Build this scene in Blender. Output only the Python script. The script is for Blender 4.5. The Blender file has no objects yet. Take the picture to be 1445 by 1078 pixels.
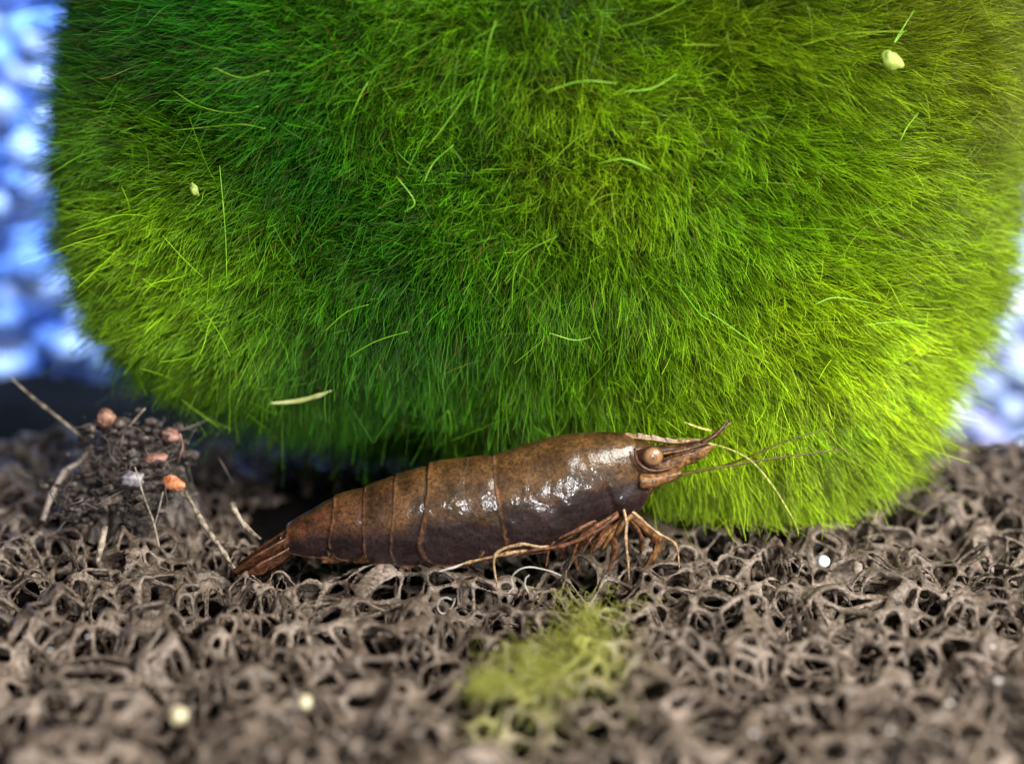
import bpy, bmesh, math, random
import numpy as np
from mathutils import Vector, Matrix

random.seed(7)
rng = np.random.default_rng(11)
scene = bpy.context.scene
col = scene.collection
MM = 0.001                                   # everything below is written in millimetres

# ------------------------------------------------------------------ camera
CAM_Y, CAM_Z, PITCH, HFOV = -72.0, 27.64, math.radians(14.5), math.radians(35.0)
FPX = 722.5 / math.tan(HFOV / 2)             # focal length in photograph pixels
cam = bpy.data.cameras.new('camera')
cam_ob = bpy.data.objects.new('camera', cam); col.objects.link(cam_ob)
cam_ob.location = (0, CAM_Y * MM, CAM_Z * MM)
cam_ob.rotation_euler = (math.pi / 2 - PITCH, 0, 0)
cam.sensor_width = 36.0
cam.lens = 18.0 / math.tan(HFOV / 2)
cam.clip_start, cam.clip_end = 0.002, 5.0
cam.dof.use_dof = True
cam.dof.focus_distance = 0.0762
cam.dof.aperture_fstop = 25.0
scene.camera = cam_ob

# ------------------------------------------------------------------ light
world = bpy.data.worlds.new('World'); scene.world = world; world.use_nodes = True
wb = world.node_tree.nodes['Background']
wb.inputs['Color'].default_value = (0.55, 0.68, 1.0, 1); wb.inputs['Strength'].default_value = 0.022

def area(name, loc, target, sx, sy, watts, color):
    l = bpy.data.lights.new(name, 'AREA'); l.shape = 'RECTANGLE'
    l.size, l.size_y, l.energy, l.color = sx * MM, sy * MM, watts, color
    o = bpy.data.objects.new(name, l); col.objects.link(o)
    o.location = Vector(loc) * MM
    o.rotation_euler = (Vector(target) - Vector(loc)).to_track_quat('-Z', 'Y').to_euler()
    return o
area('tank_lamp', (60, -66, 76), (0, 2, 5), 84, 40, 0.40, (1.0, 0.95, 0.86))
area('phone_lamp', (8, -92, 17), (0, 0, 5), 6, 2.2, 0.055, (0.94, 0.97, 1.0))
area('blue_fill', (-24, 34, 112), (-10, 66, 0), 70, 16, 0.085, (0.52, 0.68, 1.0)).data.spread = math.radians(60)  # unseen blue light added to brighten the pebble bank

scene.view_settings.view_transform = 'Standard'
scene.view_settings.look = 'None'
scene.view_settings.exposure = 0.0
scene.view_settings.gamma = 1.0
scene.render.engine = 'CYCLES'
scene.cycles.use_denoising = True
scene.cycles.max_bounces = 6
scene.cycles.diffuse_bounces = 3
scene.cycles.transparent_max_bounces = 8

# ------------------------------------------------------------------ helpers
def ray(px, py):
    u, v = (px - 722.5) / FPX, (539.0 - py) / FPX
    c, s = math.cos(PITCH), math.sin(PITCH)
    return np.array([u, c + v * s, -s + v * c])
def at(px, py, Y=0.0):
    """the point on the upright plane y = Y seen at a photograph pixel"""
    d = ray(px, py); k = (Y - CAM_Y) / d[1]
    return np.array([d[0] * k, Y, CAM_Z + d[2] * k])
def on_ground(px, py, z=0.0):
    d = ray(px, py); k = (z - CAM_Z) / d[2]
    return np.array([d[0] * k, CAM_Y + d[1] * k, z])

def tag(o, label=None, cat=None, group=None, kind=None):
    if label: o['label'] = label
    if cat: o['category'] = cat
    if group: o['group'] = group
    if kind: o['kind'] = kind
    return o
def empty(name, loc=(0, 0, 0)):
    o = bpy.data.objects.new(name, None); col.objects.link(o)
    o.location = Vector([float(x) for x in loc]) * MM
    o.empty_display_size = 0.002
    return o
def link(name, me, mat, parent=None, loc=None):
    o = bpy.data.objects.new(name, me); col.objects.link(o)
    if mat and not me.materials: me.materials.append(mat)
    if parent is not None:
        o.parent = parent
        if loc is None: o.location = -parent.location      # vertices are in world millimetres
        else: o.location = Vector([float(x) for x in loc]) * MM
    elif loc is not None:
        o.location = Vector([float(x) for x in loc]) * MM
    return o
def mesh(name, V, F, smooth=True, colors=None, cname='tint'):
    me = bpy.data.meshes.new(name)
    V = np.asarray(V, dtype=np.float64) * MM
    me.from_pydata(V.tolist(), [], [tuple(int(i) for i in f) for f in F])
    if smooth: me.polygons.foreach_set('use_smooth', [True] * len(me.polygons))
    if colors is not None:
        a = me.color_attributes.new(cname, 'FLOAT_COLOR', 'POINT')
        c = np.ones((len(V), 4), dtype=np.float32); c[:, :3] = colors
        a.data.foreach_set('color', c.ravel())
    me.update()
    return me

def lattice(i, j, k, seed):
    h = (i * 374761393 + j * 668265263 + k * 2147483647 + seed * 1274126177) & 0xFFFFFFFF
    h = ((h ^ (h >> 13)) * 1274126177) & 0xFFFFFFFF
    h = h ^ (h >> 16)
    return (h & 0xFFFFFF).astype(np.float32) / np.float32(0xFFFFFF)
def vnoise(P, freq, seed=0):
    """smooth value noise in [-1, 1]"""
    p = np.asarray(P, dtype=np.float64) * freq
    b = np.floor(p).astype(np.int64); f = p - b; f = f * f * (3 - 2 * f)
    r = 0
    for dx in (0, 1):
        for dy in (0, 1):
            for dz in (0, 1):
                w = (f[..., 0] if dx else 1 - f[..., 0]) * (f[..., 1] if dy else 1 - f[..., 1]) * (f[..., 2] if dz else 1 - f[..., 2])
                r = r + w * lattice(b[..., 0] + dx, b[..., 1] + dy, b[..., 2] + dz, seed)
    return r * 2 - 1
def vnoise3(P, freq, seed=0):
    return np.stack([vnoise(P, freq, seed + 17 * k) for k in range(3)], -1)
def unit(v):
    return v / np.maximum(np.linalg.norm(v, axis=-1, keepdims=True), 1e-9)

def catmull(P, n):
    P = np.asarray(P, float); m = len(P)
    if m == 2: return P[0] + (P[1] - P[0]) * np.linspace(0, 1, n)[:, None]
    Q = np.vstack([2 * P[0] - P[1], P, 2 * P[-1] - P[-2]])
    t = np.linspace(0, m - 1, n); i = np.minimum(t.astype(int), m - 2); f = (t - i)[:, None]
    a, b, c, d = Q[i], Q[i + 1], Q[i + 2], Q[i + 3]
    return 0.5 * (2 * b + (c - a) * f + (2 * a - 5 * b + 4 * c - d) * f ** 2 + (3 * b - a - 3 * c + d) * f ** 3)
def tube(P, R, sides=8, n=None, wob=0.0, flat=1.0, seed=0):
    """tapered tube through points; R: radii at the points. returns V, F"""
    n = n or 6 * len(P)
    C = catmull(P, n)
    R = np.interp(np.linspace(0, 1, n), np.linspace(0, 1, len(R)), R)
    if wob: R = R * (1 + wob * vnoise(C + seed * 3.7, 2.2, seed))
    T = unit(np.gradient(C, axis=0))
    ref = np.array([0, -1.0, 0.02]); 
    A = unit(np.cross(T, ref)); B = np.cross(T, A)
    ang = np.linspace(0, 2 * np.pi, sides, endpoint=False)
    V = C[:, None] + R[:, None, None] * (np.cos(ang)[None, :, None] * A[:, None] + flat * np.sin(ang)[None, :, None] * B[:, None])
    V = V.reshape(-1, 3)
    F = []
    for i in range(n - 1):
        for j in range(sides):
            k = (j + 1) % sides
            F.append((i * sides + j, i * sides + k, (i + 1) * sides + k, (i + 1) * sides + j))
    F.append(tuple(range(sides))[::-1]); F.append(tuple(range((n - 1) * sides, n * sides)))
    return V, F
def join(parts):
    V, F, o = [], [], 0
    for v, f in parts:
        V.append(np.asarray(v)); F += [tuple(i + o for i in q) for q in f]; o += len(v)
    return np.vstack(V), F
def blob(c, r, sub=3, amp=0.15, freq=1.0, seed=0):
    bm = bmesh.new(); bmesh.ops.create_icosphere(bm, subdivisions=sub, radius=1.0)
    V = np.array([v.co[:] for v in bm.verts]); F = [tuple(v.index for v in f.verts) for f in bm.faces]; bm.free()
    n = vnoise(V + seed * 5.1, freq * 1.3, seed) + 0.5 * vnoise(V + seed * 5.1, freq * 2.9, seed + 3)
    V = V * (1 + amp * n)[:, None] * np.asarray(r)
    return V + np.asarray(c), F

# ------------------------------------------------------------------ materials
def new_mat(name):
    m = bpy.data.materials.new(name); m.use_nodes = True
    nt = m.node_tree; return m, nt, nt.nodes, nt.links, nt.nodes['Principled BSDF']
def ramp(N, stops):
    r = N.new('ShaderNodeValToRGB'); e = r.color_ramp.elements
    while len(e) > 1: e.remove(e[0])
    e[0].position, e[0].color = stops[0][0], (*stops[0][1], 1)
    for p, c in stops[1:]:
        x = e.new(p); x.color = (*c, 1)
    return r
def coords(N, L, scale):
    """object coordinates in millimetres times scale"""
    tc = N.new('ShaderNodeTexCoord'); mp = N.new('ShaderNodeMapping')
    mp.inputs['Scale'].default_value = (1000 * scale,) * 3
    L.new(tc.outputs['Object'], mp.inputs['Vector']); return mp.outputs['Vector']
def noise_mat(name, stops, scale=1.0, rough=0.5, detail=4, bump=0.0, bump_scale=4.0, spec=0.5, coat=0.0, trans=0.0, sss=0.0):
    m, nt, N, L, b = new_mat(name)
    n = N.new('ShaderNodeTexNoise'); n.inputs['Scale'].default_value = 1; n.inputs['Detail'].default_value = detail
    L.new(coords(N, L, scale), n.inputs['Vector'])
    r = ramp(N, stops); L.new(n.outputs['Fac'], r.inputs['Fac']); L.new(r.outputs['Color'], b.inputs['Base Color'])
    b.inputs['Roughness'].default_value = rough; b.inputs['Specular IOR Level'].default_value = spec
    b.inputs['Coat Weight'].default_value = coat; b.inputs['Transmission Weight'].default_value = trans
    if sss:
        b.inputs['Subsurface Weight'].default_value = sss; b.inputs['Subsurface Radius'].default_value = (1, .6, .4); b.inputs['Subsurface Scale'].default_value = 0.0004
    if bump:
        n2 = N.new('ShaderNodeTexNoise'); n2.inputs['Scale'].default_value = 1; n2.inputs['Detail'].default_value = 5
        L.new(coords(N, L, bump_scale), n2.inputs['Vector'])
        bp = N.new('ShaderNodeBump'); bp.inputs['Strength'].default_value = bump; bp.inputs['Distance'].default_value = 0.0001
        L.new(n2.outputs['Fac'], bp.inputs['Height']); L.new(bp.outputs['Normal'], b.inputs['Normal'])
    return m

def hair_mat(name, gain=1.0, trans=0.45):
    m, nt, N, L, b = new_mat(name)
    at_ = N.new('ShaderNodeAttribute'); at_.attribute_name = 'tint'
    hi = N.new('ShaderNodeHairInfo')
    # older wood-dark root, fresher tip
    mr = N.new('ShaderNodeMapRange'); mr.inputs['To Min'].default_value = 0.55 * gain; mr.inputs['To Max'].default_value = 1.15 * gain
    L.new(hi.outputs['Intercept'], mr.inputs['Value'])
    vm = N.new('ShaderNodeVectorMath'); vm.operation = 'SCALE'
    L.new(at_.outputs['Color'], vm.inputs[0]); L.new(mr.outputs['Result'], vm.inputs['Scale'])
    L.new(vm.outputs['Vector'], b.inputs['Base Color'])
    b.inputs['Roughness'].default_value = 0.42; b.inputs['Specular IOR Level'].default_value = 0.45
    tr = N.new('ShaderNodeBsdfTranslucent'); L.new(vm.outputs['Vector'], tr.inputs['Color'])
    mx = N.new('ShaderNodeMixShader'); mx.inputs['Fac'].default_value = trans
    L.new(b.outputs['BSDF'], mx.inputs[1]); L.new(tr.outputs['BSDF'], mx.inputs[2])
    L.new(mx.outputs['Shader'], N['Material Output'].inputs['Surface'])
    return m
def curves_object(name, P, rad, tint, mat, parent=None):
    """P (n,k,3) mm, rad (n,k) mm, tint (n,3)"""
    n, k = P.shape[:2]
    cu = bpy.data.hair_curves.new(name); cu.add_curves([k] * n)
    cu.attributes['position'].data.foreach_set('vector', (P.reshape(-1, 3) * MM).astype(np.float32).ravel())
    ra = cu.attributes.get('radius') or cu.attributes.new('radius', 'FLOAT', 'POINT')
    ra.data.foreach_set('value', (rad * MM).astype(np.float32).ravel())
    ta = cu.attributes.new('tint', 'FLOAT_COLOR', 'CURVE')
    c = np.ones((n, 4), np.float32); c[:, :3] = tint; ta.data.foreach_set('color', c.ravel())
    cu.materials.append(mat)
    o = bpy.data.objects.new(name, cu); col.objects.link(o)
    if parent is not None: o.parent = parent; o.location = -parent.location
    return o

# ================================================================== SETTING
m_dark = noise_mat('floor_shade', [(0.3, (0.002, 0.002, 0.002)), (0.7, (0.006, 0.0055, 0.005))], 0.2, 1.0, spec=0.1, bump=0.6, bump_scale=1)
m_bank = noise_mat('gravel_bed', [(0.3, (0.10, 0.20, 0.50)), (0.7, (0.22, 0.36, 0.72))], 0.25, 0.7, bump=0.6, bump_scale=1)

# tank floor: a lumpy sheet, near black and raised behind the sponge to stand in for shade
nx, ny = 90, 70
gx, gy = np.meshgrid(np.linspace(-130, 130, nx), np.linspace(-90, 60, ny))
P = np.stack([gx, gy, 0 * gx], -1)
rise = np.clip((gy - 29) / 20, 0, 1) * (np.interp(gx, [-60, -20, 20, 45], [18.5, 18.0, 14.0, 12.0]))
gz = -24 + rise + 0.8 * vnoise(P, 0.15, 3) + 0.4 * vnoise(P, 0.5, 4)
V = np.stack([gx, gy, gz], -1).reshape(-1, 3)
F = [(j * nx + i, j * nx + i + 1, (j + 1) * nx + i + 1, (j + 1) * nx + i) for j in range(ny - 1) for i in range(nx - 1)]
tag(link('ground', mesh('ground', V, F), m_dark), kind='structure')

# gravel bank behind everything, a steep slope the pebbles lie against
gx, gs = np.meshgrid(np.linspace(-120, 120, 80), np.linspace(0, 1, 40))
P = np.stack([gx, gs * 100, 0 * gx], -1)
V = np.stack([gx, 58 + gs * 26 + 1.0 * vnoise(P, 0.2, 9), -30.4 + gs * 106.4], -1).reshape(-1, 3)
F = [(j * 80 + i, j * 80 + i + 1, (j + 1) * 80 + i + 1, (j + 1) * 80 + i) for j in range(39) for i in range(79)]
tag(link('gravel_slope', mesh('gravel_slope', V, F), m_bank), kind='structure')

# ------------------------------------------------------------------ pebbles
def pebble_mat(name, c0, c1):
    return noise_mat(name, [(0.3, c0), (0.7, c1)], 0.5, 0.5, bump=0.2, bump_scale=0.8, spec=0.4)
m_pb = [pebble_mat('blue_pebble', (0.16, 0.34, 0.82), (0.34, 0.52, 0.92)), pebble_mat('pale_pebble', (0.42, 0.56, 0.92), (0.62, 0.74, 0.97)),
        pebble_mat('deep_pebble', (0.07, 0.17, 0.52), (0.18, 0.34, 0.76))]
m_lil = [pebble_mat('lilac_pebble', (0.42, 0.44, 0.82), (0.62, 0.64, 0.92)), pebble_mat('white_pebble', (0.75, 0.84, 0.95), (0.9, 0.93, 0.97))]
peb_mesh = {}
for mi, mm in enumerate(m_pb + m_lil):
    for k in range(3):
        v, f = blob((0, 0, 0), (1.0, 0.85, 0.8), 3, 0.13, 0.9, 20 + k + 5 * mi)
        me = mesh('pebble', v, f); me.materials.append(mm); peb_mesh[(mi, k)] = me
TONE = ['mid blue', 'pale blue', 'deep blue', 'lilac', 'whitish']
def pebbles(x0, x1, y0, y1, step, kinds, label, group):
    row = 0; py = y1
    while py > y0:
        px = x0 + (row % 2) * step * 0.5
        while px < x1:
            qx, qy = px + random.uniform(-.3, .3) * step, py + random.uniform(-.3, .3) * step
            s = random.uniform(1.3, 2.15)
            d = ray(qx, qy)
            # meet the slope: y = 62 + (z + 14) * 22 / 90, pebbles lying up to 3 mm proud of it
            proud = random.uniform(0.6, 3.2)
            k = (62 - proud + (CAM_Z + 14) * 22 / 90 - CAM_Y) / (d[1] - d[2] * 22 / 90)
            p = np.array([d[0] * k, CAM_Y + d[1] * k, CAM_Z + d[2] * k])
            kd = random.choice(kinds)
            o = link('pebble', peb_mesh[(kd, random.randrange(3))], None, loc=p)
            o.scale = (s * random.uniform(.9, 1.15), s, s * random.uniform(.8, 1.05))
            o.rotation_euler = (random.uniform(-.5, .5), random.uniform(-.6, .6), random.uniform(0, 6.28))
            tag(o, TONE[kd] + ' ' + label, 'pebble', TONE[kd] + ' ' + group)
            px += step
        py -= step * 0.82; row += 1
pebbles(-70, 175, -45, 560, 46, [0, 0, 1, 1, 1, 2], 'rounded pebble blurred in the bank behind the brown debris heap', 'pebbles beyond the debris heap')
pebbles(1330, 1530, -45, 665, 50, [3, 4, 4, 1], 'rounded pebble blurred in the bank beyond the antenna tips', 'pebbles beyond the antennae')

# ================================================================== FILTER SPONGE
def surface_nets(Fd, org, h):
    nx, ny, nz = Fd.shape
    ins = Fd < 0
    cnt = np.zeros((nx - 1, ny - 1, nz - 1), np.int8)
    offs = [(a, b, c) for a in (0, 1) for b in (0, 1) for c in (0, 1)]
    for a, b, c in offs:
        cnt += ins[a:nx - 1 + a, b:ny - 1 + b, c:nz - 1 + c]
    I, J, K = np.nonzero((cnt > 0) & (cnt < 8))
    S = np.zeros((len(I), 3), np.float32); n = np.zeros(len(I), np.float32)
    for a in offs:
        for ax in range(3):
            if a[ax]: continue
            b = list(a); b[ax] = 1
            fa = Fd[I + a[0], J + a[1], K + a[2]]; fb = Fd[I + b[0], J + b[1], K + b[2]]
            cr = (fa < 0) != (fb < 0)
            t = np.where(cr, fa / np.where(cr, fa - fb, 1), 0)
            for q in range(3):
                S[:, q] += np.where(cr, a[q] + (t if q == ax else 0), 0)
            n += cr
    V = np.stack([I, J, K], -1) + S / n[:, None]
    V = V * h + np.asarray(org)
    vid = np.full(cnt.shape, -1, np.int32); vid[I, J, K] = np.arange(len(I))
    Q = []
    for ax in range(3):
        sl0 = [slice(1, -1)] * 3; sl1 = [slice(1, -1)] * 3
        sl0[ax] = slice(0, -1); sl1[ax] = slice(1, None)
        a, b = ins[tuple(sl0)], ins[tuple(sl1)]
        idx = np.argwhere(a != b)
        flip = a[tuple(idx.T)]
        base = idx.copy()
        u, v = [(1, 2), (2, 0), (0, 1)][ax]
        base[:, u] += 1; base[:, v] += 1        # grid point of the edge start
        q = []
        for du, dv in ((-1, -1), (0, -1), (0, 0), (-1, 0)):
            c = base.copy(); c[:, u] += du; c[:, v] += dv
            q.append(vid[tuple(c.T)])
        q = np.stack(q, -1)
        q[~flip] = q[~flip][:, ::-1]
        Q.append(q[(q >= 0).all(1)])
    return V, np.vstack(Q)

CELL = 1.36
def foam_top(X, Y):
    P = np.stack([X, Y, 0 * X], -1)
    return 0.15 + 0.55 * vnoise(P, 0.16, 41) + 0.35 * vnoise(P, 0.45, 42)
def foam_chunk(y0, y1, h, depth, thick):
    xh = 0.335 * (y1 - CAM_Y) + 5
    xs = np.arange(-xh, xh, h, dtype=np.float32); ys = np.arange(y0, y1 + 2 * h, h, dtype=np.float32); zs = np.arange(-depth, 1.7, h, dtype=np.float32)
    X, Y, Z = np.meshgrid(xs, ys, zs, indexing='ij')
    Pl = np.stack([X[:, :, 0], Y[:, :, 0], 0 * X[:, :, 0]], -1)
    # pore size varies over the block
    w = [1.1 * vnoise(Pl, 0.21, 50 + k) + 0.45 * vnoise(Pl, 0.6, 60 + k) for k in range(3)]
    wx = (X + w[0][:, :, None].astype(np.float32)) / CELL; wy = (Y + w[1][:, :, None].astype(np.float32)) / CELL
    wz = (Z * 0.92 + 0.32 * w[2][:, :, None].astype(np.float32)) / CELL
    bi = [np.floor(q).astype(np.int32) for q in (wx, wy, wz)]
    lo = [int(b.min()) - 1 for b in bi]; n = [int(b.max()) - l + 2 for b, l in zip(bi, lo)]
    gi, gj, gk = np.meshgrid(*[np.arange(l, l + m) for l, m in zip(lo, n)], indexing='ij')
    jit = [lattice(gi.astype(np.int64), gj.astype(np.int64), gk.astype(np.int64), 70 + q).astype(np.float32) * 0.86 + 0.07 for q in range(3)]
    d1 = np.full(X.shape, 99, np.float32); d2 = d1.copy(); d3 = d1.copy(); d4 = d1.copy(); z1 = d1 * 0; z2 = z1.copy(); z3 = z1.copy()
    fx, fy, fz = wx - bi[0], wy - bi[1], wz - bi[2]
    I, J, K = bi[0] - lo[0], bi[1] - lo[1], bi[2] - lo[2]
    flat = (I * n[1] + J) * n[2] + K
    jf = [q.ravel() for q in jit]
    for a in (-1, 0, 1):
        for b in (-1, 0, 1):
            for c in (-1, 0, 1):
                ii = flat + ((a * n[1] + b) * n[2] + c)
                d = (jf[0][ii] + (a - fx)) ** 2 + (jf[1][ii] + (b - fy)) ** 2 + (jf[2][ii] + (c - fz)) ** 2
                zz = jf[2][ii] + (bi[2] + c)
                c1, c2, c3 = d < d1, d < d2, d < d3
                d4 = np.where(c3, d3, np.minimum(d4, d))
                z3 = np.where(c2, z2, np.where(c3, zz, z3)); d3 = np.where(c2, d2, np.where(c3, d, d3))
                z2 = np.where(c1, z1, np.where(c2, zz, z2)); d2 = np.where(c1, d1, np.where(c2, d, d2))
                z1 = np.where(c1, zz, z1); d1 = np.where(c1, d, d1)
    e = (np.sqrt(d3) - np.sqrt(d1)) * CELL
    th = thick * (1 + 0.30 * vnoise(Pl, 0.5, 80))[:, :, None].astype(np.float32)
    g4 = (np.sqrt(d4) - np.sqrt(d1)) * CELL
    fld = e - th * (0.85 + 0.75 * np.exp(-(g4 / 0.36) ** 2))           # nodes swell into webs, pores become round
    top = foam_top(X[:, :, 0], Y[:, :, 0])[:, :, None].astype(np.float32)
    fld = np.maximum(fld, (Z - top - 0.75) * 1.2)
    shade_hollow = 3.2 * np.exp(-((X + 10.0) / 6.0) ** 2 - ((Y - 12.5) / 6.0) ** 2)              # dent added under the moss so the shaded void there turns black
    fld = np.where(np.minimum(np.minimum(z1, z2), z3) * CELL < -0.60 - shade_hollow, fld, 0.2)     # the skin is torn along whole pores
    fld = np.where(np.abs(X) > 0.335 * (Y - CAM_Y) + 4.5, 1.0, fld).astype(np.float32)
    fld[:, 0] = 1; fld[:, -1] = 1; fld[0] = 1; fld[-1] = 1; fld[:, :, 0] = 1; fld[:, :, -1] = 1
    return surface_nets(fld, (xs[0], ys[0], zs[0]), h)

parts, off = [], 0
VV, QQ = [], []
for (y0, y1, h, dep, th) in ((-24, -11.0, 0.125, 2.9, 0.148), (-11.2, 9.0, 0.10, 2.9, 0.130), (8.8, 22, 0.155, 2.6, 0.15)):
    v, q = foam_chunk(y0, y1, h, dep, th)
    VV.append(v); QQ.append(q + off); off += len(v)
VV = np.vstack(VV); QQ = np.vstack(QQ)
print('foam', len(VV), 'verts', len(QQ), 'quads')

def foam_material():
    m, nt, N, L, b = new_mat('sponge_foam')
    v1 = coords(N, L, 0.35); v2 = coords(N, L, 5.0)
    n1 = N.new('ShaderNodeTexNoise'); n1.inputs['Scale'].default_value = 1; n1.inputs['Detail'].default_value = 5; L.new(v1, n1.inputs['Vector'])
    n2 = N.new('ShaderNodeTexNoise'); n2.inputs['Scale'].default_value = 1; n2.inputs['Detail'].default_value = 4; L.new(v2, n2.inputs['Vector'])
    r = ramp(N, [(0.3, (0.054, 0.038, 0.029)), (0.5, (0.108, 0.081, 0.063)), (0.7, (0.225, 0.178, 0.146))]); L.new(n1.outputs['Fac'], r.inputs['Fac'])
    mr = N.new('ShaderNodeMapRange'); mr.inputs['From Min'].default_value = .3; mr.inputs['From Max'].default_value = .7
    mr.inputs['To Min'].default_value = .45; mr.inputs['To Max'].default_value = 1.45; L.new(n2.outputs['Fac'], mr.inputs['Value'])
    sc = N.new('ShaderNodeVectorMath'); sc.operation = 'SCALE'; L.new(r.outputs['Color'], sc.inputs[0]); L.new(mr.outputs['Result'], sc.inputs['Scale'])
    # green algal film around the tuft
    att = N.new('ShaderNodeAttribute'); att.attribute_name = 'algae'
    mx = N.new('ShaderNodeMix'); mx.data_type = 'RGBA'
    L.new(att.outputs['Fac'], mx.inputs['Factor']); L.new(sc.outputs['Vector'], mx.inputs['A']); mx.inputs['B'].default_value = (0.27, 0.28, 0.06, 1)
    L.new(mx.outputs['Result'], b.inputs['Base Color'])
    b.inputs['Roughness'].default_value = 0.45; b.inputs['Specular IOR Level'].default_value = 0.4
    bp = N.new('ShaderNodeBump'); bp.inputs['Strength'].default_value = 0.8; bp.inputs['Distance'].default_value = 0.0001
    L.new(n2.outputs['Fac'], bp.inputs['Height']); L.new(bp.outputs['Normal'], b.inputs['Normal'])
    return m
m_foam = foam_material()
m_pore_shade = noise_mat('pore_shade', [(0.3, (0.002, 0.0017, 0.0015)), (0.7, (0.007, 0.0055, 0.0045))], 1.0, 1.0, spec=0.05, bump=1.0, bump_scale=1.2)
algae_spots = [(on_ground(818, 925), 1.5, 0.95), (on_ground(750, 965), 1.2, 0.8), (on_ground(825, 868), 1.3, 0.6), (on_ground(690, 990), 0.9, 0.6)]
sponge = tag(empty('filter_sponge', (0, 0, 0)), 'grey brown open-pored filter sponge under the shrimp', 'sponge')
me = bpy.data.meshes.new('pore_network')
me.vertices.add(len(VV)); me.vertices.foreach_set('co', (VV * MM).astype(np.float32).ravel())
me.loops.add(QQ.size); me.loops.foreach_set('vertex_index', QQ.astype(np.int32).ravel())
me.polygons.add(len(QQ)); me.polygons.foreach_set('loop_start', np.arange(0, QQ.size, 4, dtype=np.int32))
me.polygons.foreach_set('use_smooth', np.ones(len(QQ), bool))
al = np.zeros(len(VV))
for c, r, k in algae_spots:
    dd = np.hypot(VV[:, 0] - c[0], (VV[:, 1] - c[1]) * 0.55)
    al = np.maximum(al, k * np.exp(-(dd / r) ** 2) * (0.8 + 0.5 * vnoise(VV, 1.1, 90)))
a = me.attributes.new('algae', 'FLOAT', 'POINT'); a.data.foreach_set('value', np.clip(al, 0, 1).astype(np.float32))
me.update(); me.validate()
tag(link('pore_network', me, m_foam, sponge), kind='stuff')
# near-black slab standing in for the shade down in the pores
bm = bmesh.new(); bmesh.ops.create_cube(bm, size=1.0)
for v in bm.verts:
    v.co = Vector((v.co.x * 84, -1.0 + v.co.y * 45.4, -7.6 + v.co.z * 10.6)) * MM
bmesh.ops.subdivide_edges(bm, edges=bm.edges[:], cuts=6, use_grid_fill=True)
me = bpy.data.meshes.new('pore_shade_slab'); bm.to_mesh(me); bm.free()
link('pore_shade_slab', me, m_pore_shade, sponge)

# ================================================================== MOSS BALL
BC = np.array([1.7, 20.0, 20.2]); BA = np.array([23.8, 16.6, 19.1]); BN = 2.7
def toward(px, py, Y):
    return unit(at(px, py, Y) - BC)
bumps = [(toward(235, 400, 9), 0.36, 0.08), (toward(1215, 560, 9), 0.34, 0.07), (toward(1090, 715, 6), 0.30, 0.18), (toward(870, 170, 3), 0.30, 0.05),
         (toward(450, 300, 5), 0.20, -0.06), (toward(600, 560, 5), 0.26, -0.05), (toward(430, 690, 8), 0.30, -0.12), (toward(1010, 330, 4), 0.16, -0.03)]
def ball_r(D):
    r = (np.abs(D / BA) ** BN).sum(-1) ** (-1 / BN)
    f = np.ones(len(D))
    for c, s, k in bumps:
        f += k * np.exp(-(np.arccos(np.clip(D @ c, -1, 1)) / s) ** 2)
    f += 0.042 * vnoise(D, 3.2, 101) + 0.022 * vnoise(D, 8, 102)
    return r * f
def ball_pn(D):
    up = np.where(np.abs(D[:, 2:3]) < 0.9, np.array([[0, 0, 1.0]]), np.array([[1.0, 0, 0]]))
    t1 = unit(np.cross(up, D)); t2 = np.cross(D, t1); e = 0.02
    q = lambda d: d * ball_r(d)[:, None]
    p = q(D); a = q(unit(D + e * t1)) - q(unit(D - e * t1)); b = q(unit(D + e * t2)) - q(unit(D - e * t2))
    n = unit(np.cross(a, b)); n *= np.sign((n * D).sum(-1, keepdims=True))
    return p + BC, n

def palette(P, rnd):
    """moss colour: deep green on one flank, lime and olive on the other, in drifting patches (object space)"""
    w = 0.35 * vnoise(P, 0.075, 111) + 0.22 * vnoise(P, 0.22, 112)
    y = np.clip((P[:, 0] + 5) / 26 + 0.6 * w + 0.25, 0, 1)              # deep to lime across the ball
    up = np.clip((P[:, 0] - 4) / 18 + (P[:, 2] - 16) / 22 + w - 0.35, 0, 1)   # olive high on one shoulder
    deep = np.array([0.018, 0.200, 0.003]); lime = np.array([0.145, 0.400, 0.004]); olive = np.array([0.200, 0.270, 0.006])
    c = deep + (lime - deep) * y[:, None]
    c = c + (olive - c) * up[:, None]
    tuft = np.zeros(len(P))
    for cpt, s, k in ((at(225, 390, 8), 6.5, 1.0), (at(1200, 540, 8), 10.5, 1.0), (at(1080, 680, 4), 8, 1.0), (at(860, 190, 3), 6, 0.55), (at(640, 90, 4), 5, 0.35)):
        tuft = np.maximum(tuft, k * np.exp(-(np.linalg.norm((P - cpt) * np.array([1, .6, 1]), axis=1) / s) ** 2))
    lit_lime = np.where(P[:, :1] < 0, np.array([[0.420, 0.760, 0.013]]), np.array([[0.560, 0.780, 0.016]]))  # lime of the bright patches, part of their light put into the colour
    c = c + (lit_lime - c) * np.clip(tuft * (0.9 + 0.4 * vnoise(P, 0.5, 113)), 0, 1)[:, None]
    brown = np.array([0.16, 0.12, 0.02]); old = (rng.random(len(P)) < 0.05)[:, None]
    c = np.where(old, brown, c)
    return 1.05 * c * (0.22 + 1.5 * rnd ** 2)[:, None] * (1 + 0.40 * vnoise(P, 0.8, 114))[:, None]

moss = tag(empty('moss_ball', (1.7, 20, 0)), 'big fuzzy green algae moss ball resting behind the shrimp', 'moss ball')
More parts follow.
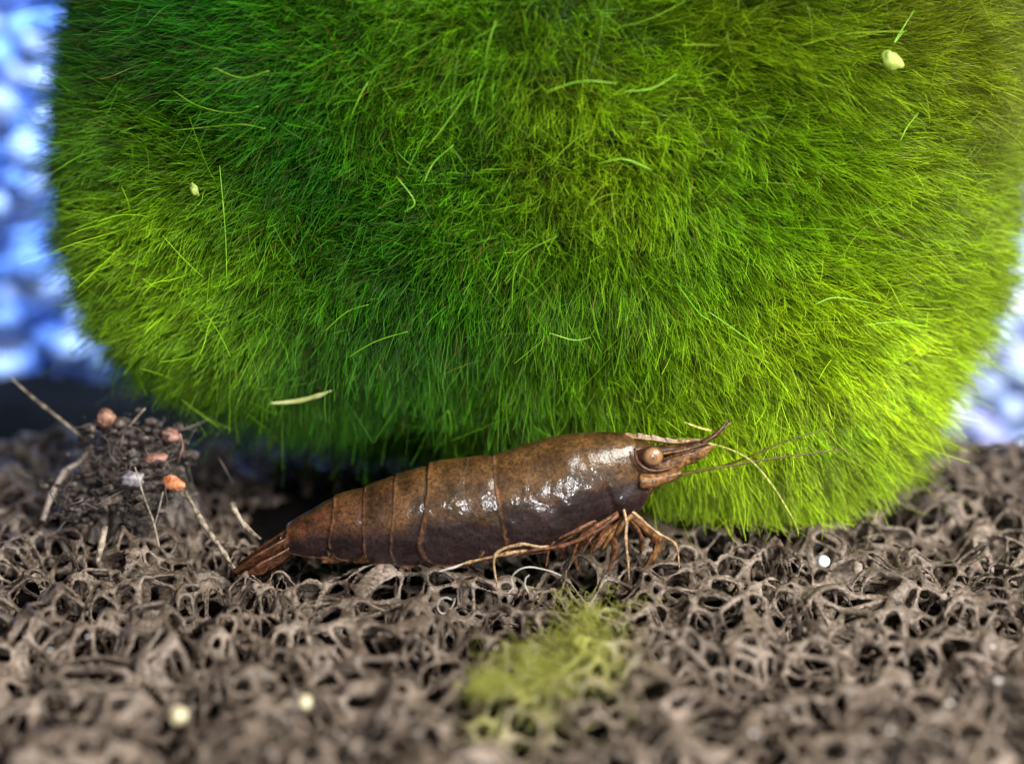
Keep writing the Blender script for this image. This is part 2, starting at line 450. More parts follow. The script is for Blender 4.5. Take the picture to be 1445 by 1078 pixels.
# dense felted core
bm = bmesh.new(); bmesh.ops.create_icosphere(bm, subdivisions=6, radius=1.0)
D = np.array([v.co[:] for v in bm.verts]); F = [tuple(v.index for v in f.verts) for f in bm.faces]; bm.free()
D = unit(D)
m_felt = noise_mat('moss_felt', [(0.3, (0.004, 0.018, 0.001)), (0.7, (0.012, 0.05, 0.002))], 3.0, 0.9, bump=1.0, bump_scale=3)
link('core', mesh('core', D * (ball_r(D) + 0.3 * vnoise(D, 40, 5))[:, None] + BC, F), m_felt, moss)

def roots(n, front):
    out = []; have = 0
    while have < n:
        d = unit(rng.normal(size=(n * 3, 3)))
        d = d[d[:, 1] < 0.35] if front else d[d[:, 1] >= 0.35]
        d = d[(d[:, 2] < 0.62)] if front else d
        p, nn = ball_pn(d)
        w = (((p - BC) ** 2).sum(1)) / np.maximum((nn * d).sum(1), 0.35)
        k = rng.random(len(d)) < w / np.percentile(w, 97)
        out.append((p[k], nn[k])); have += k.sum()
    p = np.vstack([o[0] for o in out])[:n]; nn = np.vstack([o[1] for o in out])[:n]
    return p, nn
K = 7; T = np.linspace(0, 1, K)
def grow(p, n, lmin, lmax, spread, curl, clump=0.35):
    N_ = len(p)
    fan = (p - np.array([-3.0, 0, 21.0])) * np.array([1, 0, 1]) / 24.0          # filaments fan outward from the middle of the face
    mid = np.exp(-((fan ** 2).sum(1, keepdims=True)) / 0.16)
    d = unit(n + 0.75 * fan + (spread + 0.55 * mid) * rng.normal(size=p.shape) * 0.6 + 0.40 * vnoise3(p, 0.13, 121) + 0.34 * vnoise3(p, 0.40, 131) + np.array([0, 0, -0.12]))
    bad = (d * n).sum(1) < 0.25
    d[bad] = unit(d[bad] + 0.7 * n[bad])
    lmax = lmax * np.where(rng.random(N_) < 0.08, 1.45, 1.0)
    Lh = (lmin + (lmax - lmin) * rng.random(N_) ** 1.2) * (1 + 0.30 * vnoise(p, 0.55, 140) + 0.28 * vnoise(p, 0.2, 141))
    c1 = rng.normal(size=p.shape) * curl; c2 = rng.normal(size=p.shape) * curl * 0.5
    C = p[:, None] + Lh[:, None, None] * (T[None, :, None] * d[:, None] + (T ** 2)[None, :, None] * (c1 + np.array([0, 0, -0.08]))[:, None] + (np.sin(T * 5.0) * T)[None, :, None] * c2[:, None] * 0.6)
    if clump:
        key = np.floor(p / 1.15 + 0.5 * vnoise3(p, 0.9, 150)).astype(np.int64)
        h = (key[:, 0] * 73856093) ^ (key[:, 1] * 19349663) ^ (key[:, 2] * 83492791)
        _, inv = np.unique(h, return_inverse=True); inv = inv.ravel()
        cntr = np.bincount(inv).astype(float)
        tip = C[:, -1]; m = np.stack([np.bincount(inv, tip[:, q]) / cntr for q in range(3)], -1)[inv]
        amt = clump * rng.random(N_)
        C += ((m - tip) * amt[:, None])[:, None] * (T ** 1.6)[None, :, None]
    return C
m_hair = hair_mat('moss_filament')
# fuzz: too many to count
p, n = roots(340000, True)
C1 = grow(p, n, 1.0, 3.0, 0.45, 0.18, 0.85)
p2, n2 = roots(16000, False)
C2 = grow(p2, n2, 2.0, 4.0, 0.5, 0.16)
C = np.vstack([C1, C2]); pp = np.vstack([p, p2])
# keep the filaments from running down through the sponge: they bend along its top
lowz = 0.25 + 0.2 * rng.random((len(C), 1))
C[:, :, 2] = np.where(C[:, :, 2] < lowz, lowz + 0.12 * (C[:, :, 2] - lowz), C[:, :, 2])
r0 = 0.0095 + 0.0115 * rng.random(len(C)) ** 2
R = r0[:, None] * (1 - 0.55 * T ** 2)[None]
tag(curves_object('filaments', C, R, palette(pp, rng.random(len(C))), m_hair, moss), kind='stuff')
# loose strands lying criss-cross over the fuzz
p, n = roots(1500, True)
d = unit(rng.normal(size=p.shape) + 0.45 * n); d = unit(d - n * ((d * n).sum(1) - 0.22)[:, None])
Ls = 0.8 + 2.4 * rng.random(len(p)) ** 2
c1 = rng.normal(size=p.shape) * 0.18
st = p + n * (1.3 + 1.2 * rng.random(len(p)))[:, None]
C = st[:, None] + Ls[:, None, None] * (T[None, :, None] * d[:, None] + (T ** 2)[None, :, None] * c1[:, None])
C[:, :, 2] = np.maximum(C[:, :, 2], 0.3)
R = (0.010 + 0.010 * rng.random(len(C)))[:, None] * (1 - 0.5 * T ** 2)[None]
tag(curves_object('loose_strands', C, R, palette(p, 0.35 + 0.6 * rng.random(len(C))), m_hair, moss), kind='stuff')

# long strands that stand out one by one
m_strand = noise_mat('pale_strand', [(0.3, (0.10, 0.36, 0.01)), (0.7, (0.26, 0.48, 0.03))], 2.0, 0.4)
def front_y(px, py, lift=3.0):
    """depth of the fuzz surface at a pixel: march the view ray to the ball"""
    d = ray(px, py); k = np.linspace(60, 110, 240)
    P_ = np.array([0, CAM_Y, CAM_Z]) + k[:, None] * d
    q = P_ - BC; D_ = unit(q); hit = np.linalg.norm(q, axis=1) < ball_r(D_) + lift
    return P_[hit][0][1] if hit.any() else None
strands = [
    [(606, 205), (640, 160), (668, 115)], [(668, 170), (676, 128), (686, 100)], [(598, 258), (612, 230), (640, 205)],
    [(722, 440), (726, 385), (745, 355), (786, 334)], [(536, 515), (541, 560), (546, 600), (552, 655)],
    [(490, 505), (530, 482), (575, 468)], [(315, 565), (335, 535), (350, 515)], [(244, 128), (280, 150), (330, 160), (365, 150)],
    [(240, 185), (290, 180), (340, 176), (375, 182)], [(495, 165), (510, 132), (520, 115)], [(920, 240), (880, 225), (840, 232)],
    [(955, 400), (985, 440), (1005, 455)], [(1000, 440), (1050, 475), (1080, 505)], [(1275, 45), (1262, 60), (1290, 15)],
    [(1270, 200), (1280, 180), (1296, 160)], [(1215, 460), (1260, 455), (1310, 460)], [(620, 600), (632, 580), (636, 610), (622, 640)],
    [(775, 470), (810, 480), (834, 476)], [(300, 95), (340, 110), (380, 100)], [(700, 30), (690, 60), (684, 95)],
    [(770, 130), (820, 115), (870, 118)], [(955, 105), (920, 125), (880, 130)], [(1150, 430), (1180, 420), (1240, 430)],
    [(560, 250), (585, 285), (570, 300)], [(455, 470), (490, 440), (520, 430)], [(310, 235), (318, 330), (320, 400)],
]
for i, s in enumerate(strands):
    pts = []
    for k, (x, y) in enumerate(s):
        fy = front_y(x, y, 2.5)
        if fy is None: fy = 6
        pts.append(at(x, y, fy - 0.3))
    v, f = tube(pts, [0.018, 0.026, 0.022, 0.014], 6, 5 * len(pts), 0.25, seed=i)
    link('strand', mesh('strand', v, f), m_strand, moss)

# things caught in the moss
m_bud = noise_mat('pale_bud', [(0.35, (0.15, 0.24, 0.025)), (0.65, (0.32, 0.40, 0.08))], 3, 0.5, sss=0.3)
for (px, py, r, lab, nm, rot) in ((1259, 85, (0.56, 0.18, 0.36), 'pale green oval flake caught high in the moss ball', 'oval_flake', -0.6),
                             (274, 268, (0.2, 0.16, 0.34), 'small cream speck caught on the bright moss tuft', 'cream_speck', 0.4)):
    fy = front_y(px, py, 2.6)
    v, f = blob((0, 0, 0), r, 3, 0.28, 1.3, int(px) % 13)
    o = link(nm, mesh(nm, v, f), m_bud, loc=at(px, py, fy - 0.2)); o.rotation_euler = (0, rot * -1, 0)
    tag(o, lab, 'flake')
s = [(381, 569), (400, 568), (425, 565), (450, 558), (468, 551)]
pts = [at(x, y, (front_y(x, y, 2.6) or 6) - 0.4) for x, y in s]
v, f = tube(pts, [0.05, 0.09, 0.13, 0.12, 0.03], 8, 26, 0.2, flat=0.4)
tag(link('dead_filament', mesh('dead_filament', v, f), noise_mat('dead_filament', [(0.3, (0.42, 0.48, 0.12)), (0.7, (0.6, 0.62, 0.3))], 2, 0.45)),
    'pale yellowish dead filament lying across the low moss', 'filament')

# ================================================================== SHRIMP
def px_x(px, Y=0): return at(px, 700, Y)[0]
def px_z(py, Y=0): return at(722, py, Y)[2]
SX = lambda a: np.array([px_x(v) for v in a]); SZ = lambda a: np.array([px_z(v) for v in a])
top_x = SX([392, 403, 440, 471, 514, 558, 605, 658, 697, 740, 785, 830, 864, 890, 915, 945]); top_z = SZ([752, 743, 722, 703, 690, 674, 660, 651, 646, 634, 623, 617, 614, 616, 622, 640])
bot_x = SX([392, 403, 435, 471, 519, 558, 600, 655, 697, 735, 772, 811, 850, 880, 905, 945]); bot_z = SZ([768, 773, 779, 780, 785, 788, 787, 785, 777, 769, 762, 738, 722, 720, 712, 668])
wid_x = SX([392, 403, 471, 558, 658, 740, 800, 864, 900, 945]); wid = np.array([0.50, 0.62, 1.05, 1.45, 1.62, 1.70, 1.66, 1.35, 1.0, 0.45])
zt = lambda x: np.interp(x, top_x, top_z); zb = lambda x: np.interp(x, bot_x, bot_z); bw = lambda x: np.interp(x, wid_x, wid)
def section(x, q, out=0.0, side=1, zbot=None):
    """skin point at station x, q = 0 dorsal line .. 1 lower margin"""
    t, b = zt(x), (zb(x) if zbot is None else zbot)
    kc = np.interp(x, [px_x(690), px_x(735), px_x(860), px_x(905)], [0.52, 0.66, 0.66, 0.55])
    zc = t - kc * (t - zb(x)); w = bw(x)
    a = np.clip(q / 0.5, 0, 1) * np.pi / 2
    r = np.clip((q - 0.5) / 0.5, 0, 1)
    y = (w + out) * np.where(q < 0.5, np.sin(a) ** 0.9, 1 - 0.16 * r ** 2)
    z = np.where(q < 0.5, zc + (t - zc + out) * np.cos(a), zc + (b - zc) * r)
    return np.stack([x + 0 * q, -side * y, z], -1)
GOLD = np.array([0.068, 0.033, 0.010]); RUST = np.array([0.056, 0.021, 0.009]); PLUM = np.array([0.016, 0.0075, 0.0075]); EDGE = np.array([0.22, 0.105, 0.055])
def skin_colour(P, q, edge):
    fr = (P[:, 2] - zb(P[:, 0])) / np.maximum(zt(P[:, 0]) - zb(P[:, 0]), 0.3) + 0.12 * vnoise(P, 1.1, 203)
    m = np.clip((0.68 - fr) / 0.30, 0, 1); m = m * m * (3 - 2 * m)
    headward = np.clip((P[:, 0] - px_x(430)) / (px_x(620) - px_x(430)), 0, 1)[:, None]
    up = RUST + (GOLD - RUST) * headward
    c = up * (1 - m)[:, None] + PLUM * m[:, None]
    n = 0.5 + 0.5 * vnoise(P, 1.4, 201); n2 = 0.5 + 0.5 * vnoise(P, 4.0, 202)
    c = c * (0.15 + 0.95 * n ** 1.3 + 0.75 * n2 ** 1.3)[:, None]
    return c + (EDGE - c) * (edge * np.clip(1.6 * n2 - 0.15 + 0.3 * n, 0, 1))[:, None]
VS, FS, CS = [], [], []
def add_grid(G, colr, closed=False):
    nu, nq = G.shape[:2]; o = sum(len(v) for v in VS)
    VS.append(G.reshape(-1, 3)); CS.append(colr)
    for i in range(nu - 1):
        for j in range(nq - 1):
            FS.append((o + i * nq + j, o + (i + 1) * nq + j, o + (i + 1) * nq + j + 1, o + i * nq + j + 1))
        if closed:
            FS.append((o + i * nq + nq - 1, o + (i + 1) * nq + nq - 1, o + (i + 1) * nq, o + i * nq))
# inner trunk, one tube from the tail root to the head
xs = np.linspace(px_x(394), px_x(944), 70); ang = np.linspace(0, 2 * np.pi, 32, endpoint=False)
G = np.zeros((70, 32, 3))
for i, x in enumerate(xs):
    t, b = zt(x) - 0.10, zb(x) + 0.32; zc, hh = (t + b) / 2, (t - b) / 2
    G[i, :, 0] = x; G[i, :, 1] = (bw(x) - 0.12) * np.sin(ang); G[i, :, 2] = zc + hh * np.cos(ang)
qq = np.tile(np.abs(np.where(ang > np.pi, 2 * np.pi - ang, ang)) / np.pi, 70)
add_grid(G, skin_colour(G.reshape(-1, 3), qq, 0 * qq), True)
o = sum(len(v) for v in VS); FS.append(tuple(range(31, -1, -1))); FS.append(tuple(range(69 * 32, 70 * 32)))

def shell(fx, qs, nu, lift, edge_f, zbot=None):
    """fx(q) -> (x_rear, x_front); folds over the back from one lower margin to the other, with a rolled rear rim"""
    cols = np.concatenate([-qs[::-1], qs[1:]])
    us = np.linspace(0, 1, nu)
    G = np.zeros((nu + 1, len(cols), 3)); E = np.zeros((nu + 1, len(cols))); Qc = np.zeros_like(E)
    for j, c in enumerate(cols):
        q = abs(c); x0, x1 = fx(q)
        for i in range(nu + 1):
            u = us[max(i - 1, 0)]
            x = x0 + (x1 - x0) * u
            zbv = None if zbot is None else zbot(x)
            p = section(np.array(x), np.array(q), lift(u) if i else -0.06, 1 if c >= 0 else -1, zbv)
            p[0] += 0.05 if i == 0 else 0
            G[i, j] = p; E[i, j] = edge_f(u, q); Qc[i, j] = q
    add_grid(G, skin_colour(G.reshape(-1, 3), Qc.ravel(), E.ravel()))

# six abdominal rings, each overlapping the one behind it
D_ = [697, 658, 605, 558, 514, 471, 403]             # rear edge of the carapace, then of each ring, on the back
lobe = [(690, 28, 779), (640, 50, 787), (578, 27, 789), (539, 25, 787), (492, 28, 781), (432, 32, 784)]
qs = np.linspace(0, 1, 30)
for i in range(6):
    xr, xf = px_x(D_[i + 1]), px_x(D_[i] + 12)
    lc, lw, lb = px_x(lobe[i][0]), lobe[i][1] / 31.0, px_z(lobe[i][2])
    def fx(q, xr=xr, xf=xf, lc=lc, lw=lw, i=i):
        k = np.clip((q - 0.25) / 0.4, 0, 1); k = k * k * (3 - 2 * k)
        r = np.clip((q - 0.66) / 0.34, 0, 1)
        s = math.sqrt(max(1 - r ** 2.4, 0.0)) if i < 5 else 1
        a0, a1 = lc - lw * s, lc + lw * s
        return xr + (a0 - xr) * k, xf + (a1 - xf) * k
    top_l = 0.14 if i == 1 else 0.09
    def lift(u, i=i, top_l=top_l):
        base = 0.01 + 0.11 * (1 - u) ** 1.4
        if i == 1: base += 0.10
        if i == 0: base += 0.03
        return base + 0.05 * math.sin(u * math.pi)
    def ef(u, q, i=i):
        e = max(0, 1 - u / 0.07) * 0.9
        if i == 1 and q > 0.5: e = max(e, max(0, 1 - (1 - u) / 0.06) * 0.8)
        if q > 0.955: e = max(e, 0.55)
        return e
    zbf = (lambda x, lb=lb: lb) if i < 5 else None
    shell(fx, qs, 22, lift, ef, zbf)
# carapace
cf_q = [0, 0.15, 0.3, 0.42, 0.52, 0.62, 0.75, 0.88, 0.96, 1.0]; cf_x = SX([892, 893, 896, 902, 905, 908, 915, 911, 903, 892])
cr_x = SX([694, 695, 697, 702, 706, 709, 712, 716, 724, 740])
fx = lambda q: (np.interp(q, cf_q, cr_x), np.interp(q, cf_q, cf_x))
def clift(u):
    return 0.10 + 0.10 * math.sin(min(u * 1.15, 1) * math.pi) ** 0.8 - 0.10 * max(0, (u - 0.9) / 0.1) ** 2
def cedge(u, q):
    return max(max(0, 1 - u / 0.035), (0.25 * max(0, 1 - (1 - u) / 0.03)), 0.4 * (q > 0.97))
shell(fx, np.linspace(0, 1, 44), 60, clift, cedge)
V = np.vstack(VS); Cc = np.vstack(CS)
V = V + 0.035 * vnoise3(V, 1.6, 211) + 0.018 * vnoise3(V, 4.5, 221)
# antero-ventral swelling of the gill cover and a groove behind it
c = at(889, 703, -0.9); dd = np.linalg.norm((V - c) * np.array([1, 0.6, 1.35]), axis=1)
V[:, 1] -= 0.28 * np.exp(-(dd / 0.75) ** 2) * (V[:, 1] < -0.3)
gr = np.abs((V[:, 0] - px_x(858)) + 0.35 * (V[:, 2] - px_z(690))) ; V[:, 1] += 0.12 * np.exp(-(gr / 0.16) ** 2) * (V[:, 1] < -0.6) * (V[:, 2] < px_z(668)) * (V[:, 0] > px_x(800))

def shrimp_material(name='shrimp_shell', use_attr=True, stops=None, rough=0.5, coat=0.15):
    m, nt, N, L, b = new_mat(name)
    v = coords(N, L, 1.0)
    vo = N.new('ShaderNodeTexVoronoi'); vo.inputs['Scale'].default_value = 13.0; L.new(v, vo.inputs['Vector'])
    no = N.new('ShaderNodeTexNoise'); no.inputs['Scale'].default_value = 7.0; no.inputs['Detail'].default_value = 6; no.inputs['Roughness'].default_value = 0.7; L.new(v, no.inputs['Vector'])
    if use_attr:
        a = N.new('ShaderNodeAttribute'); a.attribute_name = 'tint'; base = a.outputs['Color']
    else:
        n0 = N.new('ShaderNodeTexNoise'); n0.inputs['Scale'].default_value = 3; L.new(v, n0.inputs['Vector'])
        r0_ = ramp(N, stops); L.new(n0.outputs['Fac'], r0_.inputs['Fac']); base = r0_.outputs['Color']
    mr = N.new('ShaderNodeMapRange'); mr.inputs['From Min'].default_value = 0.32; mr.inputs['From Max'].default_value = 0.68
    mr.inputs['To Min'].default_value = 0.12; mr.inputs['To Max'].default_value = 1.9
    L.new(no.outputs['Fac'], mr.inputs['Value'])
    sc = N.new('ShaderNodeVectorMath'); sc.operation = 'SCALE'; L.new(base, sc.inputs[0]); L.new(mr.outputs['Result'], sc.inputs['Scale'])
    L.new(sc.outputs['Vector'], b.inputs['Base Color'])
    b.inputs['Roughness'].default_value = rough; b.inputs['Specular IOR Level'].default_value = 0.2
    b.inputs['Coat Weight'].default_value = coat; b.inputs['Coat Roughness'].default_value = 0.15
    b.inputs['Subsurface Weight'].default_value = 0.3; b.inputs['Subsurface Radius'].default_value = (1.0, 0.5, 0.25); b.inputs['Subsurface Scale'].default_value = 0.0003
    w = N.new('ShaderNodeTexNoise'); w.inputs['Scale'].default_value = 1.5; w.inputs['Detail'].default_value = 3; w.inputs['Distortion'].default_value = 1.6; L.new(v, w.inputs['Vector'])
    ad = N.new('ShaderNodeMath'); ad.operation = 'MULTIPLY_ADD'; L.new(vo.outputs['Distance'], ad.inputs[0]); ad.inputs[1].default_value = 0.16; L.new(w.outputs['Fac'], ad.inputs[2])
    bp = N.new('ShaderNodeBump'); bp.inputs['Strength'].default_value = 0.21; bp.inputs['Distance'].default_value = 0.00016
    L.new(ad.outputs['Value'], bp.inputs['Height']); L.new(bp.outputs['Normal'], b.inputs['Normal']); L.new(bp.outputs['Normal'], b.inputs['Coat Normal'])
    return m
m_shell = shrimp_material(coat=0.6)
m_leg = shrimp_material('shrimp_leg', False, [(0.3, (0.15, 0.085, 0.04)), (0.7, (0.38, 0.26, 0.15))], 0.35)
m_legd = shrimp_material('shrimp_leg_brown', False, [(0.3, (0.05, 0.02, 0.009)), (0.7, (0.16, 0.07, 0.035))], 0.35)
m_fan = shrimp_material('shrimp_fan', False, [(0.3, (0.018, 0.007, 0.004)), (0.7, (0.08, 0.032, 0.016))], 0.3)
m_feel = shrimp_material('shrimp_feeler', False, [(0.3, (0.05, 0.045, 0.008)), (0.7, (0.11, 0.085, 0.02))], 0.35)
m_pale = shrimp_material('shrimp_feeler_pale', False, [(0.3, (0.34, 0.34, 0.07)), (0.7, (0.5, 0.48, 0.16))], 0.35)

shrimp = tag(empty('shrimp', at(700, 800, 0)), 'brown freshwater shrimp with dark plum flanks standing on the sponge', 'shrimp')
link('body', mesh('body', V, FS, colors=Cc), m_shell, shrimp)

def strip(name, pts, radii, mat, sides=10, n=None, wob=0.12, flat=1.0, seed=0, parent=None):
    v, f = tube(pts, radii, sides, n, wob, flat, seed)
    return link(name, mesh(name, v, f), mat, parent or shrimp)
# rostrum: a thin toothed blade
ro = [(856, 616), (890, 617), (920, 620), (950, 624.5), (975, 623), (998, 619)]
hh = [2, 4.5, 4.5, 3.6, 2.4, 0.6]
C_ = catmull([(a, b, 0) for a, b in ro], 46); H_ = np.interp(np.linspace(0, 1, 46), np.linspace(0, 1, 6), hh)
V, F = [], []
for i in range(46):
    tooth = 2.6 * (1 - (i % 6) / 6.0) if 6 < i < 42 else 0
    for (dy, dz) in ((0, -H_[i] - tooth), (-0.16, 0), (0, H_[i] * 0.8), (0.16, 0)):
        p = at(C_[i, 0], C_[i, 1] + dz, 0); p[1] = dy * (1 - 0.8 * i / 45); V.append(p)
for i in range(45):
    for j in range(4):
        k = (j + 1) % 4; F.append((i * 4 + j, (i + 1) * 4 + j, (i + 1) * 4 + k, i * 4 + k))
m_ros = shrimp_material('shrimp_rostrum', False, [(0.3, (0.07, 0.033, 0.01)), (0.7, (0.24, 0.13, 0.045))], 0.35)
link('rostrum', mesh('rostrum', V, F, smooth=False), m_ros, shrimp)

# eyes on short stalks
def eye_material():
    m, nt, N, L, b = new_mat('shrimp_eye')
    tc = N.new('ShaderNodeTexCoord')
    sp = N.new('ShaderNodeSeparateXYZ'); L.new(tc.outputs['Object'], sp.inputs[0])
    ln = N.new('ShaderNodeVectorMath'); ln.operation = 'LENGTH'
    cb = N.new('ShaderNodeCombineXYZ'); L.new(sp.outputs['X'], cb.inputs['X']); L.new(sp.outputs['Z'], cb.inputs['Y']); L.new(cb.outputs[0], ln.inputs[0])
    mr = N.new('ShaderNodeMapRange'); mr.inputs['From Max'].default_value = 0.00052; L.new(ln.outputs['Value'], mr.inputs['Value'])
    no = N.new('ShaderNodeTexNoise'); no.inputs['Scale'].default_value = 9; L.new(coords(N, L, 1.0), no.inputs['Vector'])
    ad = N.new('ShaderNodeMath'); ad.operation = 'MULTIPLY_ADD'; L.new(no.outputs['Fac'], ad.inputs[0]); ad.inputs[1].default_value = 0.16; L.new(mr.outputs['Result'], ad.inputs[2])
    r = ramp(N, [(0.0, (0.10, 0.05, 0.02)), (0.20, (0.10, 0.05, 0.02)), (0.27, (0.28, 0.15, 0.07)), (0.38, (0.13, 0.06, 0.03)), (0.48, (0.30, 0.165, 0.085)), (0.86, (0.22, 0.115, 0.055)), (0.98, (0.05, 0.02, 0.01))])
    L.new(ad.outputs['Value'], r.inputs['Fac']); L.new(r.outputs['Color'], b.inputs['Base Color'])
    b.inputs['Roughness'].default_value = 0.3; b.inputs['Coat Weight'].default_value = 0.4; b.inputs['Coat Roughness'].default_value = 0.1
    return m
m_eye = eye_material()
for side in (-1, 1):
    ey = -0.95 if side < 0 else 0.95
    c = at(921, 643, ey)
    v, f = blob((0, 0, 0), (0.50, 0.42, 0.48), 4, 0.02, 1.0, 3)
    me_ = mesh('eye', v, f)
    v, f = tube([at(890, 646, ey * 0.35), at(904, 644, ey * 0.62), at(914, 643, ey * 0.85)], [0.30, 0.34, 0.40], 12, 10)
    stalk = link('eye_stalk', mesh('eye_stalk', v, f), m_fan, shrimp)
    link('eye', me_, m_eye, stalk, loc=c)          # the stalk's vertices are in world millimetres, so the eye's place is too
# dark rim of the orbit
strip('orbit_rim', [at(896, 632, -1.0), at(899, 650, -1.16), at(912, 662, -1.18), at(930, 664, -1.1), at(955, 657, -0.9), at(985, 644, -0.7)], [0.06, 0.09, 0.09, 0.08, 0.07, 0.05], m_fan, 8, 30)
# antennal scales, bases and feelers, near and far side
m_head = shrimp_material('shrimp_head', False, [(0.3, (0.06, 0.026, 0.01)), (0.7, (0.24, 0.12, 0.045))], 0.35)
for sg in (-1, 1):
    y = 0.75 * sg
    strip('antennal_scale', [at(905, 668, y), at(935, 660, y * 1.1), at(965, 648, y * 1.1), at(992, 637, y), at(1008, 628, y * 0.9)], [0.30, 0.42, 0.34, 0.22, 0.05], m_head, 12, 26, 0.2, 0.35, 3)
    strip('antennule_stem', [at(925, 634, y * .6), at(950, 635, y * .6), at(975, 630, y * .6), at(998, 625, y * .6)], [0.20, 0.22, 0.18, 0.12], m_fan, 10, 20, 0.25, seed=4)
    strip('antenna_base', [at(903, 678, y * 1.25), at(925, 677, y * 1.35), at(945, 672, y * 1.3), at(962, 668, y * 1.2)], [0.34, 0.36, 0.26, 0.12], m_head, 12, 20, 0.3, seed=6)
    for k, tip in enumerate(((1031, 593), (1019, 606))):
        strip('antennule', [at(990, 625, y * .6), at(1005, 617, y * .6), at(1016 - 4 * k, 607 + 6 * k, y * .6 + .3), at(tip[0] + sg * 3, tip[1] + sg * 2, y * .6 + .6)], [0.13, 0.12, 0.10, 0.03], m_fan if sg < 0 else m_feel, 8, 22, 0.1)
strip('antenna', [at(955, 671, -1.0), at(1000, 662, -1.2), at(1060, 652, -1.2), at(1110, 644, -1.0), at(1160, 638, -.8), at(1200, 632, -.6)], [0.07, 0.062, 0.055, 0.047, 0.04, 0.02], m_feel, 8, 50, 0.08)
strip('antenna', [at(955, 668, .9), at(1010, 660, 0.2), at(1060, 643, -0.4), at(1110, 622, -0.5), at(1170, 604, -0.2)], [0.07, 0.06, 0.05, 0.04, 0.02], m_feel, 8, 50, 0.08)
strip('antennule', [at(998, 625, -.5), at(1030, 634, -1.0), at(1062, 652, -1.5), at(1090, 685, -1.8), at(1112, 720, -1.9), at(1124, 742, -1.9), at(1127, 757, -1.8)], [0.036, 0.036, 0.033, 0.03, 0.026, 0.022, 0.015], m_pale, 8, 50, 0.08)
strip('antennule', [at(1003, 608, -.3), at(985, 603, -.5), at(966, 596, -.6)], [0.06, 0.05, 0.03], m_pale, 8, 16, 0.1)

# walking legs: near side negative y
def leg(pts, y, r, mat, seed, spread=0.0):
    P_ = [at(a, b, y[i] if isinstance(y, (list, tuple)) else y) for i, (a, b) in enumerate(pts)]
    rr = 0.62 * np.interp(np.linspace(0, 1, 40), np.linspace(0, 1, len(r)), r)
    for j in np.linspace(0, 1, len(pts))[1:-1]:
        rr = rr + 0.035 * np.exp(-((np.linspace(0, 1, 40) - j) / 0.025) ** 2)
    v, f = tube(P_, rr, 9, 48, 0.16, seed=seed)
    return link('leg', mesh('leg', v, f), mat, shrimp)
leg([(880, 718), (884, 738), (883, 760), (886, 790), (888, 818)], [-1.3, -1.7, -1.9, -2.0, -2.0], [0.12, 0.10, 0.115, 0.085, 0.055], m_leg, 1)
leg([(886, 716), (905, 733), (928, 752), (953, 768), (959, 803)], [-1.0, -1.2, -1.3, -1.2, -1.2], [0.15, 0.12, 0.105, 0.085, 0.05], m_leg, 2)
leg([(886, 722), (912, 748), (925, 772), (905, 806)], [0.2, 0.6, 0.8, 0.8], [0.26, 0.24, 0.20, 0.06], m_legd, 3)
leg([(884, 724), (905, 760), (900, 800)], [1.0, 1.4, 1.5], [0.2, 0.18, 0.06], m_legd, 4)
leg([(872, 724), (842, 742), (818, 760), (806, 792)], [-1.35, -1.7, -1.6, -1.4], [0.19, 0.17, 0.13, 0.05], m_legd, 5)
leg([(850, 727), (818, 746), (780, 765), (770, 800)], [-1.2, -1.6, -1.6, -1.5], [0.20, 0.18, 0.14, 0.05], m_legd, 6)
leg([(812, 742), (770, 770), (735, 768), (699, 783), (701, 828)], [-0.9, -1.6, -1.8, -1.9, -1.9], [0.20, 0.16, 0.12, 0.10, 0.07], m_leg, 7)
leg([(800, 748), (760, 772), (715, 781), (662, 793), (622, 805)], [-0.4, -1.4, -1.8, -1.7, -1.6], [0.2, 0.16, 0.12, 0.085, 0.05], m_leg, 8)
leg([(860, 728), (838, 765), (830, 800)], [0.9, 1.3, 1.5], [0.2, 0.16, 0.05], m_legd, 9)
leg([(820, 742), (795, 775), (790, 805)], [0.9, 1.4, 1.6], [0.2, 0.16, 0.05], m_legd, 10)
strip('leg', [at(872, 726, -1.45), at(846, 746, -1.75), at(800, 768, -1.75), at(752, 776, -1.7), at(715, 786, -1.6)], [0.13, 0.12, 0.10, 0.08, 0.04], m_legd, 9, 40, 0.3, seed=21)
strip('leg', [at(886, 722, 0.1), at(908, 742, 0.1), at(930, 762, 0.2), at(918, 792, 0.2), at(906, 806, 0.2)], [0.14, 0.16, 0.19, 0.13, 0.04], m_head, 10, 36, 0.2, 0.5, seed=22)
strip('leg', [at(878, 722, -0.2), at(862, 748, -0.3), at(868, 776, -0.3), at(858, 806, -0.3)], [0.20, 0.22, 0.16, 0.05], m_legd, 9, 36, 0.25, seed=23)
strip('leg', [at(862, 726, 0.4), at(840, 752, 0.4), at(812, 772, 0.5), at(815, 806, 0.5)], [0.20, 0.24, 0.16, 0.05], m_legd, 9, 36, 0.25, seed=24)
